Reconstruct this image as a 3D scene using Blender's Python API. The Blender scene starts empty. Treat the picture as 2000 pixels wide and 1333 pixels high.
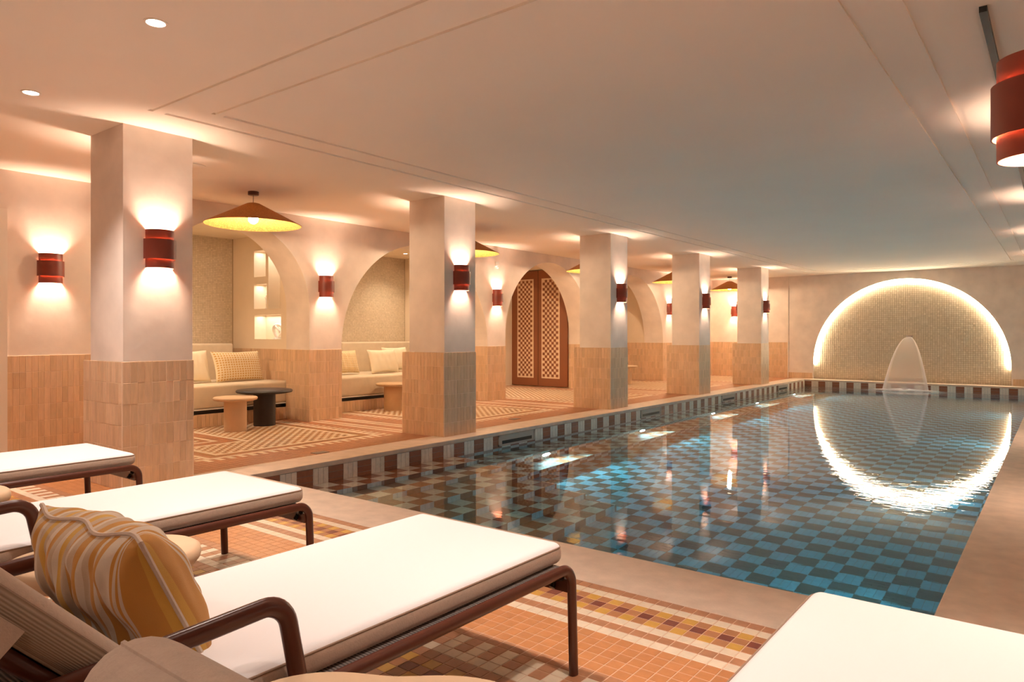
import bpy, bmesh, math, random
import numpy as np
from mathutils import Matrix, Vector
random.seed(7); RNG = np.random.default_rng(7)
PI = math.pi
S = bpy.context.scene
COL = S.collection

# ------------------------------------------------------------------ camera, world, exposure
F_PX, EYE, YAW = 1383.0, 1.2, math.atan(1072/1383.0)
cam_d = bpy.data.cameras.new('camera'); cam = bpy.data.objects.new('camera', cam_d); COL.objects.link(cam)
cam_d.sensor_width = 36.0; cam_d.lens = F_PX/2000*36.0
cam_d.shift_y = -(666.5-654.5)/2000.0
cam_d.clip_start = 0.05; cam_d.clip_end = 100
cam.location = (0, 0, EYE); cam.rotation_euler = (PI/2, 0, YAW)
S.camera = cam
w = bpy.data.worlds.new('world'); S.world = w; w.use_nodes = True
w.node_tree.nodes['Background'].inputs[0].default_value = (0.5, 0.42, 0.36, 1)
w.node_tree.nodes['Background'].inputs[1].default_value = 0.02
S.view_settings.view_transform = 'Standard'; S.view_settings.look = 'None'
S.view_settings.gamma = 1.0; S.view_settings.use_curve_mapping = False
S.view_settings.exposure = 1.66
S.cycles.max_bounces = 10; S.cycles.diffuse_bounces = 6; S.cycles.glossy_bounces = 4
S.cycles.transmission_bounces = 8; S.cycles.transparent_max_bounces = 12
S.cycles.sample_clamp_indirect = 4.0
S.cycles.use_denoising = True

# light powers (W), tuned against the photograph
P_DOWN, P_SCONCE, P_PEND, P_NICHE, P_POOL, P_SHELF, E_LED = 72, 24, 25, 34, 72, .3, 26
C_DOWN = (1.0, 0.86, 0.76); C_SCONCE = (1.0, 0.72, 0.54); C_PEND = (1.0, 0.76, 0.50)
C_NICHE = (1.0, 0.80, 0.58); C_POOL = (1.0, 0.97, 0.90); C_LED = (1.0, 0.86, 0.62)

# ------------------------------------------------------------------ main dimensions (m)
ZC = 2.83; XW = -8.22; XWB = -8.76; XB = -10.35; YF = 20.35
PX0, PX1, PY0, PY1 = -5.48, -0.43, 3.41, 20.0
ZW = -0.194
TP = 0.0585
DADO = 0.992
COLS_Y = [2.47, 6.06, 9.93, 13.44, 17.13]
ARCHES = [(4.93, 1.10, 1.56), (8.23, 1.65, 1.0), (11.9, 1.5, 1.17), (15.4, 1.65, 1.0), (19.0, 1.2, 1.4)]

# ------------------------------------------------------------------ materials
def newmat(name):
    m = bpy.data.materials.new(name); m.use_nodes = True
    nt = m.node_tree; b = nt.nodes['Principled BSDF']
    return m, nt, b
def N(nt, t, **k):
    n = nt.nodes.new(t)
    for a, v in k.items(): setattr(n, a, v)
    return n
def mat(name, col, rough=0.6, metal=0.0, var=0.0, scale=6.0, bump=0.0, bscale=60.0, spec=0.5, detail=3, sheen=0):
    m, nt, b = newmat(name)
    b.inputs['Roughness'].default_value = rough; b.inputs['Metallic'].default_value = metal
    b.inputs['Specular IOR Level'].default_value = spec
    if sheen: b.inputs['Sheen Weight'].default_value = sheen
    c = (*col, 1)
    tc = N(nt, 'ShaderNodeNewGeometry')
    if var > 0:
        n = N(nt, 'ShaderNodeTexNoise'); n.inputs['Scale'].default_value = scale; n.inputs['Detail'].default_value = detail
        nt.links.new(tc.outputs['Position'], n.inputs['Vector'])
        r = N(nt, 'ShaderNodeMix', data_type='RGBA'); r.inputs['A'].default_value = tuple(x*(1-var) for x in col)+(1,)
        r.inputs['B'].default_value = tuple(min(1, x*(1+var)) for x in col)+(1,)
        mr = N(nt, 'ShaderNodeMapRange'); mr.inputs[1].default_value = .3; mr.inputs[2].default_value = .7
        nt.links.new(n.outputs['Fac'], mr.inputs[0]); nt.links.new(mr.outputs[0], r.inputs['Factor'])
        nt.links.new(r.outputs['Result'], b.inputs['Base Color'])
    else:
        b.inputs['Base Color'].default_value = c
    if bump > 0:
        n = N(nt, 'ShaderNodeTexNoise'); n.inputs['Scale'].default_value = bscale; n.inputs['Detail'].default_value = 2
        nt.links.new(tc.outputs['Position'], n.inputs['Vector'])
        bp = N(nt, 'ShaderNodeBump'); bp.inputs['Strength'].default_value = bump; bp.inputs['Distance'].default_value = .01
        nt.links.new(n.outputs['Fac'], bp.inputs['Height']); nt.links.new(bp.outputs[0], b.inputs['Normal'])
    return m
def tilemat(name, cols, rough=0.35, var=0.12, streak=None, spec=0.5):
    """glazed tile: every tile gets its own tone (random per piece), fine streaks inside"""
    m, nt, b = newmat(name)
    g = N(nt, 'ShaderNodeNewGeometry'); oi = N(nt, 'ShaderNodeObjectInfo')
    ad = N(nt, 'ShaderNodeMath', operation='ADD'); fr = N(nt, 'ShaderNodeMath', operation='FRACT')
    nt.links.new(g.outputs['Random Per Island'], ad.inputs[0]); nt.links.new(oi.outputs['Random'], ad.inputs[1])
    nt.links.new(ad.outputs[0], fr.inputs[0])
    cr = N(nt, 'ShaderNodeValToRGB'); e = cr.color_ramp.elements
    e[0].color = (*cols[0], 1); e[1].color = (*cols[-1], 1)
    for i, c in enumerate(cols[1:-1]):
        x = e.new((i+1)/(len(cols)-1)); x.color = (*c, 1)
    nt.links.new(fr.outputs[0], cr.inputs[0])
    no = N(nt, 'ShaderNodeTexNoise'); no.inputs['Scale'].default_value = 1.0; no.inputs['Detail'].default_value = 3
    mp = N(nt, 'ShaderNodeMapping'); mp.inputs['Scale'].default_value = streak or (30, 30, 30)
    nt.links.new(g.outputs['Position'], mp.inputs['Vector']); nt.links.new(mp.outputs[0], no.inputs['Vector'])
    mr = N(nt, 'ShaderNodeMapRange'); mr.inputs[1].default_value = .3; mr.inputs[2].default_value = .7
    mr.inputs[3].default_value = 1-var; mr.inputs[4].default_value = 1+var
    nt.links.new(no.outputs['Fac'], mr.inputs[0])
    mu = N(nt, 'ShaderNodeVectorMath', operation='SCALE')
    nt.links.new(cr.outputs[0], mu.inputs[0]); nt.links.new(mr.outputs[0], mu.inputs['Scale'])
    nt.links.new(mu.outputs[0], b.inputs['Base Color'])
    b.inputs['Roughness'].default_value = rough; b.inputs['Specular IOR Level'].default_value = spec
    return m
def emis(name, col, strength):
    m, nt, b = newmat(name); b.inputs['Base Color'].default_value = (*col, 1)
    b.inputs['Emission Color'].default_value = (*col, 1); b.inputs['Emission Strength'].default_value = strength
    return m
def scl(c, k): return tuple(min(1, x*k) for x in c)

M = {}
M['plaster'] = mat('plaster', (.76, .66, .585), .85, var=.09, scale=3.0, bump=.2, bscale=9, detail=5)
M['niche_plaster'] = mat('niche_plaster', (.78, .66, .51), .85, var=.04, scale=2.2, bump=.08, bscale=9)
M['ceiling'] = mat('ceiling_paint', (.92, .835, .74), .9, var=.015, scale=1.0)
M['grout'] = mat('grout', (.80, .60, .44), .9)
M['floor_grout'] = mat('floor_grout', (.66, .44, .31), .9)
TB = (.65, .44, .27)
M['bejmat'] = tilemat('bejmat_tile', [scl(TB, .9), (.72, .50, .32), (.59, .39, .235), (.70, .48, .315), (.63, .42, .25), scl(TB, 1.1)], .38, .08, (45, 45, 8))
M['terracotta'] = tilemat('terracotta_tile', [(.41, .185, .09), (.45, .205, .10), (.38, .17, .083)], .42, .08)
M['field'] = tilemat('field_tile', [(.50, .205, .073), (.54, .225, .082), (.47, .19, .067)], .42, .06)
M['cream'] = tilemat('cream_tile', [(.70, .58, .43), (.74, .62, .47), (.68, .56, .42)], .42, .05)
M['ochre'] = tilemat('ochre_tile', [(.56, .30, .045), (.60, .33, .06)], .42, .06)
M['maroon'] = tilemat('maroon_tile', [(.17, .035, .02), (.20, .045, .025)], .42, .06)
M['tan'] = tilemat('tan_tile', [(.40, .17, .065), (.44, .18, .07)], .42, .06)
M['olive'] = tilemat('olive_tile', [(.36, .17, .055), (.39, .19, .065)], .42, .06)
M['pool_cream'] = tilemat('pool_cream_tile', [(.70, .64, .55), (.75, .68, .59), (.66, .60, .52)], .3, .08)
M['pool_brown'] = tilemat('pool_brown_tile', [(.27, .105, .055), (.31, .12, .06), (.25, .095, .05)], .3, .08)
M['pool_blue'] = tilemat('pool_blue_tile', [(.21, .52, .61), (.24, .57, .67), (.20, .50, .59)], .3, .08)
M['pool_dark'] = tilemat('pool_dark_tile', [(.11, .13, .105), (.13, .15, .12), (.10, .12, .10)], .3, .08)
M['pool_grout'] = mat('pool_grout', (.22, .30, .30), .8)
M['stone'] = mat('coping_stone', (.63, .50, .395), .55, var=.10, scale=9, bump=.1, bscale=90, detail=6)
M['mosaic'] = tilemat('stone_mosaic', [(.58, .48, .34), (.68, .57, .42), (.62, .51, .37), (.72, .61, .46)], .5, .05)
M['mosaic_grout'] = mat('mosaic_grout', (.42, .32, .21), .9)
M['cushion'] = mat('white_canvas', (.79, .74, .73), .9, bump=.05, bscale=400, sheen=.1)
M['cushion_side'] = mat('beige_canvas', (.54, .42, .33), .95, var=.05, scale=90, bump=.15, bscale=260, sheen=.2)
M['linen'] = mat('linen', (.62, .51, .37), .95, var=.05, scale=8, bump=.25, bscale=7)
M['linen_cream'] = mat('cream_linen', (.80, .70, .52), .95, bump=.3, bscale=10)
M['frame'] = mat('brown_lacquer', (.085, .022, .011), .28, spec=.5)
M['sling'] = None
M['black'] = mat('black_metal', (.012, .010, .009), .4)
M['blackwood'] = mat('black_wood', (.022, .016, .015), .45)
M['steel'] = mat('brushed_steel', (.62, .60, .58), .25, metal=1)
M['wood_beige'] = mat('limed_wood', (.62, .43, .27), .5, var=.06, scale=5)
M['oak'] = mat('pale_oak', (.52, .33, .17), .5, var=.08, scale=5)
M['red'] = mat('oxide_red_shade', (.20, .034, .016), .42)
M['red_in'] = mat('shade_inside', (.70, .30, .17), .5)
M['door'] = mat('door_lacquer', (.25, .085, .034), .35, var=.05, scale=2)
M['door_cream'] = mat('door_lattice_cream', (.78, .60, .42), .5)
M['skim'] = mat('skimmer_plastic', (.42, .36, .30), .4)
M['white'] = mat('white_lacquer', (.80, .72, .64), .5)
M['ceramic'] = mat('white_ceramic', (.85, .83, .80), .3)
M['piping'] = mat('piping', (.30, .20, .14), .9)
M['dot_grey'] = mat('grey_plate', (.20, .17, .15), .5)
M['bulb'] = emis('bulb_glow', (1.0, .80, .50), 30)
M['lens'] = emis('lamp_lens', (1.0, .88, .74), 14)
M['pool_lens'] = emis('pool_lamp_lens', (.85, .95, 1.0), 30)
M['led'] = emis('led_strip', C_LED, E_LED)

# woven cane for the pendants
def cane(name, c1, c2):
    m, nt, b = newmat(name)
    tc = N(nt, 'ShaderNodeTexCoord'); v = N(nt, 'ShaderNodeTexVoronoi'); v.inputs['Scale'].default_value = 55
    nt.links.new(tc.outputs['Object'], v.inputs['Vector'])
    mx = N(nt, 'ShaderNodeMix', data_type='RGBA'); mx.inputs['A'].default_value = (*c1, 1); mx.inputs['B'].default_value = (*c2, 1)
    mr = N(nt, 'ShaderNodeMapRange'); mr.inputs[1].default_value = .1; mr.inputs[2].default_value = .6
    nt.links.new(v.outputs['Distance'], mr.inputs[0]); nt.links.new(mr.outputs[0], mx.inputs['Factor'])
    nt.links.new(mx.outputs['Result'], b.inputs['Base Color']); b.inputs['Roughness'].default_value = .6
    bp = N(nt, 'ShaderNodeBump'); bp.inputs['Strength'].default_value = .5; bp.inputs['Distance'].default_value = .005
    nt.links.new(v.outputs['Distance'], bp.inputs['Height']); nt.links.new(bp.outputs[0], b.inputs['Normal'])
    tl = N(nt, 'ShaderNodeBsdfTranslucent'); nt.links.new(mx.outputs['Result'], tl.inputs[0]); ms = N(nt, 'ShaderNodeMixShader'); ms.inputs[0].default_value = .12
    nt.links.new(b.outputs[0], ms.inputs[1]); nt.links.new(tl.outputs[0], ms.inputs[2]); nt.links.new(ms.outputs[0], nt.nodes['Material Output'].inputs['Surface'])
    return m
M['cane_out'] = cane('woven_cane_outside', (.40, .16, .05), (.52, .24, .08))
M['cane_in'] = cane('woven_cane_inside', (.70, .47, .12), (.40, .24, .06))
# ribbed fabric, sling, checks, stripes
def wave_mat(name, c1, c2, axis, scale, rough=.9, bump=.4, coord='Object'):
    m, nt, b = newmat(name)
    tc = N(nt, 'ShaderNodeTexCoord'); wv = N(nt, 'ShaderNodeTexWave', bands_direction=axis); wv.inputs['Scale'].default_value = scale
    nt.links.new(tc.outputs[coord], wv.inputs['Vector'])
    mx = N(nt, 'ShaderNodeMix', data_type='RGBA'); mx.inputs['A'].default_value = (*c1, 1); mx.inputs['B'].default_value = (*c2, 1)
    nt.links.new(wv.outputs['Fac'], mx.inputs['Factor']); nt.links.new(mx.outputs['Result'], b.inputs['Base Color'])
    bp = N(nt, 'ShaderNodeBump'); bp.inputs['Strength'].default_value = bump; bp.inputs['Distance'].default_value = .004
    nt.links.new(wv.outputs['Fac'], bp.inputs['Height']); nt.links.new(bp.outputs[0], b.inputs['Normal'])
    b.inputs['Roughness'].default_value = rough
    return m
M['ribbed'] = wave_mat('ribbed_canvas', (.28, .21, .15), (.42, .33, .25), 'X', 58)
_nt = M['ribbed'].node_tree; _w = [n for n in _nt.nodes if n.type == 'TEX_WAVE'][0]; _t = [n for n in _nt.nodes if n.type == 'TEX_COORD'][0]
_s = N(_nt, 'ShaderNodeSeparateXYZ'); _a = N(_nt, 'ShaderNodeMath', operation='ADD'); _nt.links.new(_t.outputs['Object'], _s.inputs[0])
_nt.links.new(_s.outputs[0], _a.inputs[0]); _nt.links.new(_s.outputs[2], _a.inputs[1]); _nt.links.new(_a.outputs[0], _w.inputs['Vector'])
M['sling'] = wave_mat('sling_mesh', (.12, .10, .09), (.38, .33, .30), 'Y', 30)
def stripe_mat():
    m, nt, b = newmat('yellow_stripe_weave')
    uv = N(nt, 'ShaderNodeUVMap'); sp = N(nt, 'ShaderNodeSeparateXYZ'); nt.links.new(uv.outputs[0], sp.inputs[0])
    cr = N(nt, 'ShaderNodeValToRGB'); cr.color_ramp.interpolation = 'CONSTANT'
    cream, och, tan, gold = (.62, .50, .38), (.52, .235, .035), (.50, .36, .24), (.60, .33, .05)
    seq = [(0, och), (.03, tan), (.06, gold), (.085, cream), (.10, tan), (.13, och), (.155, cream), (.17, tan), (.20, gold), (.225, tan), (.25, cream), (.27, och),
           (.30, tan), (.33, cream), (.35, gold), (.38, tan), (.41, och), (.43, cream), (.45, tan), (.48, och), (.52, cream), (.54, tan), (.57, och), (.595, cream),
           (.61, och), (.64, cream), (.71, och), (.74, cream), (.76, och), (.775, cream), (.79, och), (.955, gold)]
    seq = [(float(np.interp(p, (0, .64, .71, .79, .955), (0, .80, .865, .91, .985))), c) for p, c in seq]
    e = cr.color_ramp.elements
    e[0].position = 0; e[0].color = (*seq[0][1], 1); e[1].position = seq[-1][0]; e[1].color = (*seq[-1][1], 1)
    for p, c in seq[1:-1]:
        x = e.new(p); x.color = (*c, 1)
    nt.links.new(sp.outputs[0], cr.inputs[0]); nt.links.new(cr.outputs[0], b.inputs['Base Color'])
    no = N(nt, 'ShaderNodeTexNoise'); no.inputs['Scale'].default_value = 260
    bp = N(nt, 'ShaderNodeBump'); bp.inputs['Strength'].default_value = .5; bp.inputs['Distance'].default_value = .003
    nt.links.new(no.outputs['Fac'], bp.inputs['Height']); nt.links.new(bp.outputs[0], b.inputs['Normal'])
    b.inputs['Roughness'].default_value = .95; b.inputs['Sheen Weight'].default_value = .2
    return m
M['stripes'] = stripe_mat()
def check_mat():
    m, nt, b = newmat('yellow_check_weave')
    uv = N(nt, 'ShaderNodeUVMap'); sp = N(nt, 'ShaderNodeSeparateXYZ'); nt.links.new(uv.outputs[0], sp.inputs[0])
    outs = []
    for i, k in ((0, 19), (1, 13)):
        mu = N(nt, 'ShaderNodeMath', operation='MULTIPLY'); mu.inputs[1].default_value = k
        fr = N(nt, 'ShaderNodeMath', operation='FRACT'); gt = N(nt, 'ShaderNodeMath', operation='GREATER_THAN'); gt.inputs[1].default_value = .42
        nt.links.new(sp.outputs[i], mu.inputs[0]); nt.links.new(mu.outputs[0], fr.inputs[0]); nt.links.new(fr.outputs[0], gt.inputs[0]); outs.append(gt)
    mi = N(nt, 'ShaderNodeMath', operation='MULTIPLY'); nt.links.new(outs[0].outputs[0], mi.inputs[0]); nt.links.new(outs[1].outputs[0], mi.inputs[1])
    mx = N(nt, 'ShaderNodeMix', data_type='RGBA'); mx.inputs['A'].default_value = (.76, .64, .44, 1); mx.inputs['B'].default_value = (.58, .34, .10, 1)
    nt.links.new(mi.outputs[0], mx.inputs['Factor']); nt.links.new(mx.outputs['Result'], b.inputs['Base Color'])
    b.inputs['Roughness'].default_value = .95
    return m
M['checks'] = check_mat()
# pool water: refracting surface with absorption inside
def water_mat():
    m = bpy.data.materials.new('pool_water'); m.use_nodes = True; nt = m.node_tree; nt.nodes.clear()
    out = N(nt, 'ShaderNodeOutputMaterial'); gl = N(nt, 'ShaderNodeBsdfGlass'); gl.inputs['IOR'].default_value = 1.33
    gl.inputs['Roughness'].default_value = 0.0
    ab = N(nt, 'ShaderNodeVolumeAbsorption'); ab.inputs['Color'].default_value = (.25, .80, .92, 1); ab.inputs['Density'].default_value = .80
    g = N(nt, 'ShaderNodeNewGeometry')
    mp = N(nt, 'ShaderNodeMapping'); mp.inputs['Scale'].default_value = (1.6, 6.0, 1)
    nt.links.new(g.outputs['Position'], mp.inputs['Vector'])
    n1 = N(nt, 'ShaderNodeTexNoise'); n1.inputs['Scale'].default_value = 2.2; n1.inputs['Detail'].default_value = 4
    nt.links.new(mp.outputs[0], n1.inputs['Vector'])
    # ripples die away with distance from the fountain
    vd = N(nt, 'ShaderNodeVectorMath', operation='DISTANCE'); vd.inputs[1].default_value = (-3.0, 19.8, ZW)
    nt.links.new(g.outputs['Position'], vd.inputs[0])
    mr = N(nt, 'ShaderNodeMapRange'); mr.inputs[1].default_value = 0; mr.inputs[2].default_value = 13; mr.inputs[3].default_value = .09; mr.inputs[4].default_value = .05
    nt.links.new(vd.outputs['Value'], mr.inputs[0])
    bp = N(nt, 'ShaderNodeBump'); bp.inputs['Distance'].default_value = .02
    # and the left side along the steps lies calmer than the open side
    sx = N(nt, 'ShaderNodeSeparateXYZ'); nt.links.new(g.outputs['Position'], sx.inputs[0])
    mc = N(nt, 'ShaderNodeMapRange', interpolation_type='SMOOTHSTEP'); mc.inputs[1].default_value = -4.2; mc.inputs[2].default_value = -1.5; mc.inputs[3].default_value = .22; mc.inputs[4].default_value = 1.0
    nt.links.new(sx.outputs[0], mc.inputs[0]); mm = N(nt, 'ShaderNodeMath', operation='MULTIPLY'); nt.links.new(mc.outputs[0], mm.inputs[0]); nt.links.new(mr.outputs[0], mm.inputs[1])
    nt.links.new(mm.outputs[0], bp.inputs['Strength']); nt.links.new(n1.outputs['Fac'], bp.inputs['Height'])
    nt.links.new(bp.outputs[0], gl.inputs['Normal'])
    nt.links.new(gl.outputs[0], out.inputs['Surface']); nt.links.new(ab.outputs[0], out.inputs['Volume'])
    return m
M['water'] = water_mat()
def mist_mat(name, op, falloff=True):
    m = bpy.data.materials.new(name); m.use_nodes = True; nt = m.node_tree; nt.nodes.clear()
    out = N(nt, 'ShaderNodeOutputMaterial'); tr = N(nt, 'ShaderNodeBsdfTransparent'); df = N(nt, 'ShaderNodeBsdfDiffuse'); tl = N(nt, 'ShaderNodeBsdfTranslucent')
    df.inputs[0].default_value = (.95, .90, .92, 1); tl.inputs[0].default_value = (.95, .90, .92, 1)
    m1 = N(nt, 'ShaderNodeMixShader'); m1.inputs[0].default_value = .5; nt.links.new(df.outputs[0], m1.inputs[1]); nt.links.new(tl.outputs[0], m1.inputs[2])
    m2 = N(nt, 'ShaderNodeMixShader')
    uv = N(nt, 'ShaderNodeUVMap'); sp = N(nt, 'ShaderNodeSeparateXYZ'); nt.links.new(uv.outputs[0], sp.inputs[0])
    if falloff:   # opacity from the mesh's own U coordinate: rims of the sheet denser than its middle
        mr = N(nt, 'ShaderNodeMapRange'); mr.inputs[3].default_value = op[0]; mr.inputs[4].default_value = op[1]; mr.inputs[1].default_value = .8
        ab = N(nt, 'ShaderNodeMath', operation='ABSOLUTE'); nt.links.new(sp.outputs[0], ab.inputs[0]); nt.links.new(ab.outputs[0], mr.inputs[0])
    else:
        mr = N(nt, 'ShaderNodeMapRange'); mr.inputs[3].default_value = op[0]; mr.inputs[4].default_value = op[1]
        nt.links.new(sp.outputs[0], mr.inputs[0])
    nt.links.new(mr.outputs[0], m2.inputs[0]); nt.links.new(tr.outputs[0], m2.inputs[1]); nt.links.new(m1.outputs[0], m2.inputs[2])
    nt.links.new(m2.outputs[0], out.inputs['Surface'])
    return m
M['sheet'] = mist_mat('falling_water', (.36, .98)); M['foam'] = mist_mat('foam', (.75, 0.0), False)

# ------------------------------------------------------------------ object helpers
def link(o, parent=None):
    COL.objects.link(o)
    if parent is not None: o.parent = parent
    return o
def tag(o, label=None, cat=None, group=None, kind=None):
    if label: o['label'] = label
    if cat: o['category'] = cat
    if group: o['group'] = group
    if kind: o['kind'] = kind
    return o
def empty(name, loc, label, cat, group=None, rz=0):
    o = bpy.data.objects.new(name, None); COL.objects.link(o); o.location = loc; o.rotation_euler = (0, 0, rz)
    o.empty_display_size = .1
    return tag(o, label, cat, group)
class MB:
    def __init__(s): s.v = []; s.f = []; s.m = []; s.uv = None; s.smooth = False
    def box(s, a, b, mi=0, skip=()):
        x0, y0, z0 = a; x1, y1, z1 = b; n = len(s.v)
        s.v += [(x0, y0, z0), (x1, y0, z0), (x1, y1, z0), (x0, y1, z0), (x0, y0, z1), (x1, y0, z1), (x1, y1, z1), (x0, y1, z1)]
        fs = {'b': (3, 2, 1, 0), 't': (4, 5, 6, 7), 'f': (0, 1, 5, 4), 'r': (1, 2, 6, 5), 'k': (2, 3, 7, 6), 'l': (3, 0, 4, 7)}
        for k, q in fs.items():
            if k not in skip: s.f.append(tuple(n+i for i in q)); s.m.append(mi)
        return s
    def quad(s, p, mi=0):
        n = len(s.v); s.v += [tuple(q) for q in p]; s.f.append(tuple(range(n, n+len(p)))); s.m.append(mi); return s
    def grid(s, P, closed_u=False, closed_v=False, mi=0, flip=False):
        """P[i][j] points"""
        n = len(s.v); nu = len(P); nv = len(P[0])
        for r in P: s.v += [tuple(p) for p in r]
        for i in range(nu if closed_u else nu-1):
            for j in range(nv if closed_v else nv-1):
                a, b, c, d = n+i*nv+j, n+((i+1) % nu)*nv+j, n+((i+1) % nu)*nv+(j+1) % nv, n+i*nv+(j+1) % nv
                s.f.append((a, d, c, b) if flip else (a, b, c, d)); s.m.append(mi)
        return s
    def lathe(s, prof, c=(0, 0, 0), seg=32, mi=0, cap=True, flip=False):
        P = [[(c[0]+r*math.cos(2*PI*j/seg), c[1]+r*math.sin(2*PI*j/seg), c[2]+z) for j in range(seg)] for r, z in prof]
        s.grid(P, closed_v=True, mi=mi, flip=not flip)
        n = len(s.v)
        if cap:
            k = len(prof)*seg
            s.f.append(tuple(n-k+j for j in reversed(range(seg)))); s.m.append(mi)
            s.f.append(tuple(n-seg+j for j in range(seg))); s.m.append(mi)
        return s
    def tube(s, pts, ra, rb=None, seg=10, mi=0, up=(0, 0, 1), caps=True, closed=False):
        """sweep an ellipse (ra sideways, rb along 'up') along pts"""
        rb = rb or ra; pts = [Vector(p) for p in pts]; up = Vector(up); P = []
        L = len(pts)
        for i, p in enumerate(pts):
            if closed: t = pts[(i+1) % L]-pts[i-1]
            else: t = pts[min(i+1, L-1)]-pts[max(i-1, 0)]
            t.normalize(); sd = t.cross(up)
            if sd.length < 1e-4: sd = Vector((1, 0, 0)) if abs(t.x) < .9 else Vector((0, 1, 0))
            sd.normalize(); u2 = sd.cross(t).normalized()
            P.append([p+sd*ra*math.cos(2*PI*j/seg)+u2*rb*math.sin(2*PI*j/seg) for j in range(seg)])
        n = len(s.v); s.grid(P, closed_u=closed, closed_v=True, mi=mi)
        if caps and not closed:
            s.f.append(tuple(n+j for j in reversed(range(seg)))); s.m.append(mi)
            s.f.append(tuple(n+(L-1)*seg+j for j in range(seg))); s.m.append(mi)
        return s
    def build(s, name, mats, parent=None, smooth=False, fix=True):
        me = bpy.data.meshes.new(name); me.from_pydata(s.v, [], s.f)
        for m in (mats if isinstance(mats, (list, tuple)) else [mats]): me.materials.append(m)
        me.polygons.foreach_set('material_index', s.m)
        if s.uv is not None:
            ul = me.uv_layers.new(name='UVMap')
            idx = np.empty(len(me.loops), dtype=np.int64); me.loops.foreach_get('vertex_index', idx)
            ul.data.foreach_set('uv', np.array(s.uv, dtype=np.float32)[idx].ravel())
        if smooth: me.polygons.foreach_set('use_smooth', [True]*len(me.polygons))
        me.update()
        if fix:
            bm = bmesh.new(); bm.from_mesh(me); bmesh.ops.recalc_face_normals(bm, faces=bm.faces); bm.to_mesh(me); bm.free()
        o = bpy.data.objects.new(name, me); link(o, parent)
        if smooth:
            me.set_sharp_from_angle(angle=math.radians(50))
        return o
def struct(o): o['kind'] = 'structure'; return o
def fillet(pts, r, n=6):
    pts = [Vector(p) for p in pts]; out = [pts[0]]
    for i in range(1, len(pts)-1):
        a, b, c = pts[i-1], pts[i], pts[i+1]; u = (a-b).normalized(); v = (c-b).normalized()
        ang = u.angle(v); d = min(r/math.tan(ang/2), (a-b).length*.49, (c-b).length*.49); rr = d*math.tan(ang/2)
        p0 = b+u*d; cen = b+(u+v).normalized()*(rr/math.sin(ang/2)); p1 = b+v*d
        e0 = p0-cen; e1 = p1-cen; th = e0.angle(e1)
        for k in range(n+1):
            t = k/n; out.append(cen+(e0*math.sin((1-t)*th)+e1*math.sin(t*th))/math.sin(th))
    out.append(pts[-1]); return out
def rounded(name, size, r, seg, m, parent, loc=(0, 0, 0), rot=None, plan=0, side=None, side_z=0):
    bm = bmesh.new(); bmesh.ops.create_cube(bm, size=1)
    for v in bm.verts: v.co = Vector((v.co.x*size[0], v.co.y*size[1], v.co.z*size[2]))
    if plan: bmesh.ops.bevel(bm, geom=[e for e in bm.edges if abs((e.verts[0].co-e.verts[1].co).z) > 1e-5], offset=plan, segments=6, profile=.5, affect='EDGES')
    bmesh.ops.bevel(bm, geom=[e for e in bm.edges if e.calc_face_angle(0) > .6], offset=r, segments=seg, profile=.5, affect='EDGES')
    me = bpy.data.meshes.new(name); bm.to_mesh(me); bm.free(); me.materials.append(m)
    if side:
        me.materials.append(side)
        for p in me.polygons: p.material_index = 1 if p.center.z < side_z else 0
    me.polygons.foreach_set('use_smooth', [True]*len(me.polygons)); me.set_sharp_from_angle(angle=math.radians(60))
    o = bpy.data.objects.new(name, me); link(o, parent); o.location = loc
    if rot: o.rotation_euler = rot
    return o
def light(kind, name, loc, power, col, parent=None, size=.05, rot=(0, 0, 0), spot=None, blend=.5, size_y=None):
    d = bpy.data.lights.new(name, kind); d.energy = power; d.color = col
    if kind in ('POINT', 'SPOT'): d.shadow_soft_size = size
    if kind == 'SPOT': d.spot_size = spot; d.spot_blend = blend
    if kind == 'AREA':
        d.shape = 'RECTANGLE'; d.size = size; d.size_y = size_y or size
    o = bpy.data.objects.new(name, d); link(o, parent); o.location = loc; o.rotation_euler = rot
    return o
def proj(X, Y, z):
    s, c = math.sin(YAW), math.cos(YAW); d = -s*X+c*Y
    if d < .2: return None
    l = c*X+s*Y
    return 1000+F_PX*l/d, 654.5-F_PX*(z-EYE)/d, d

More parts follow.
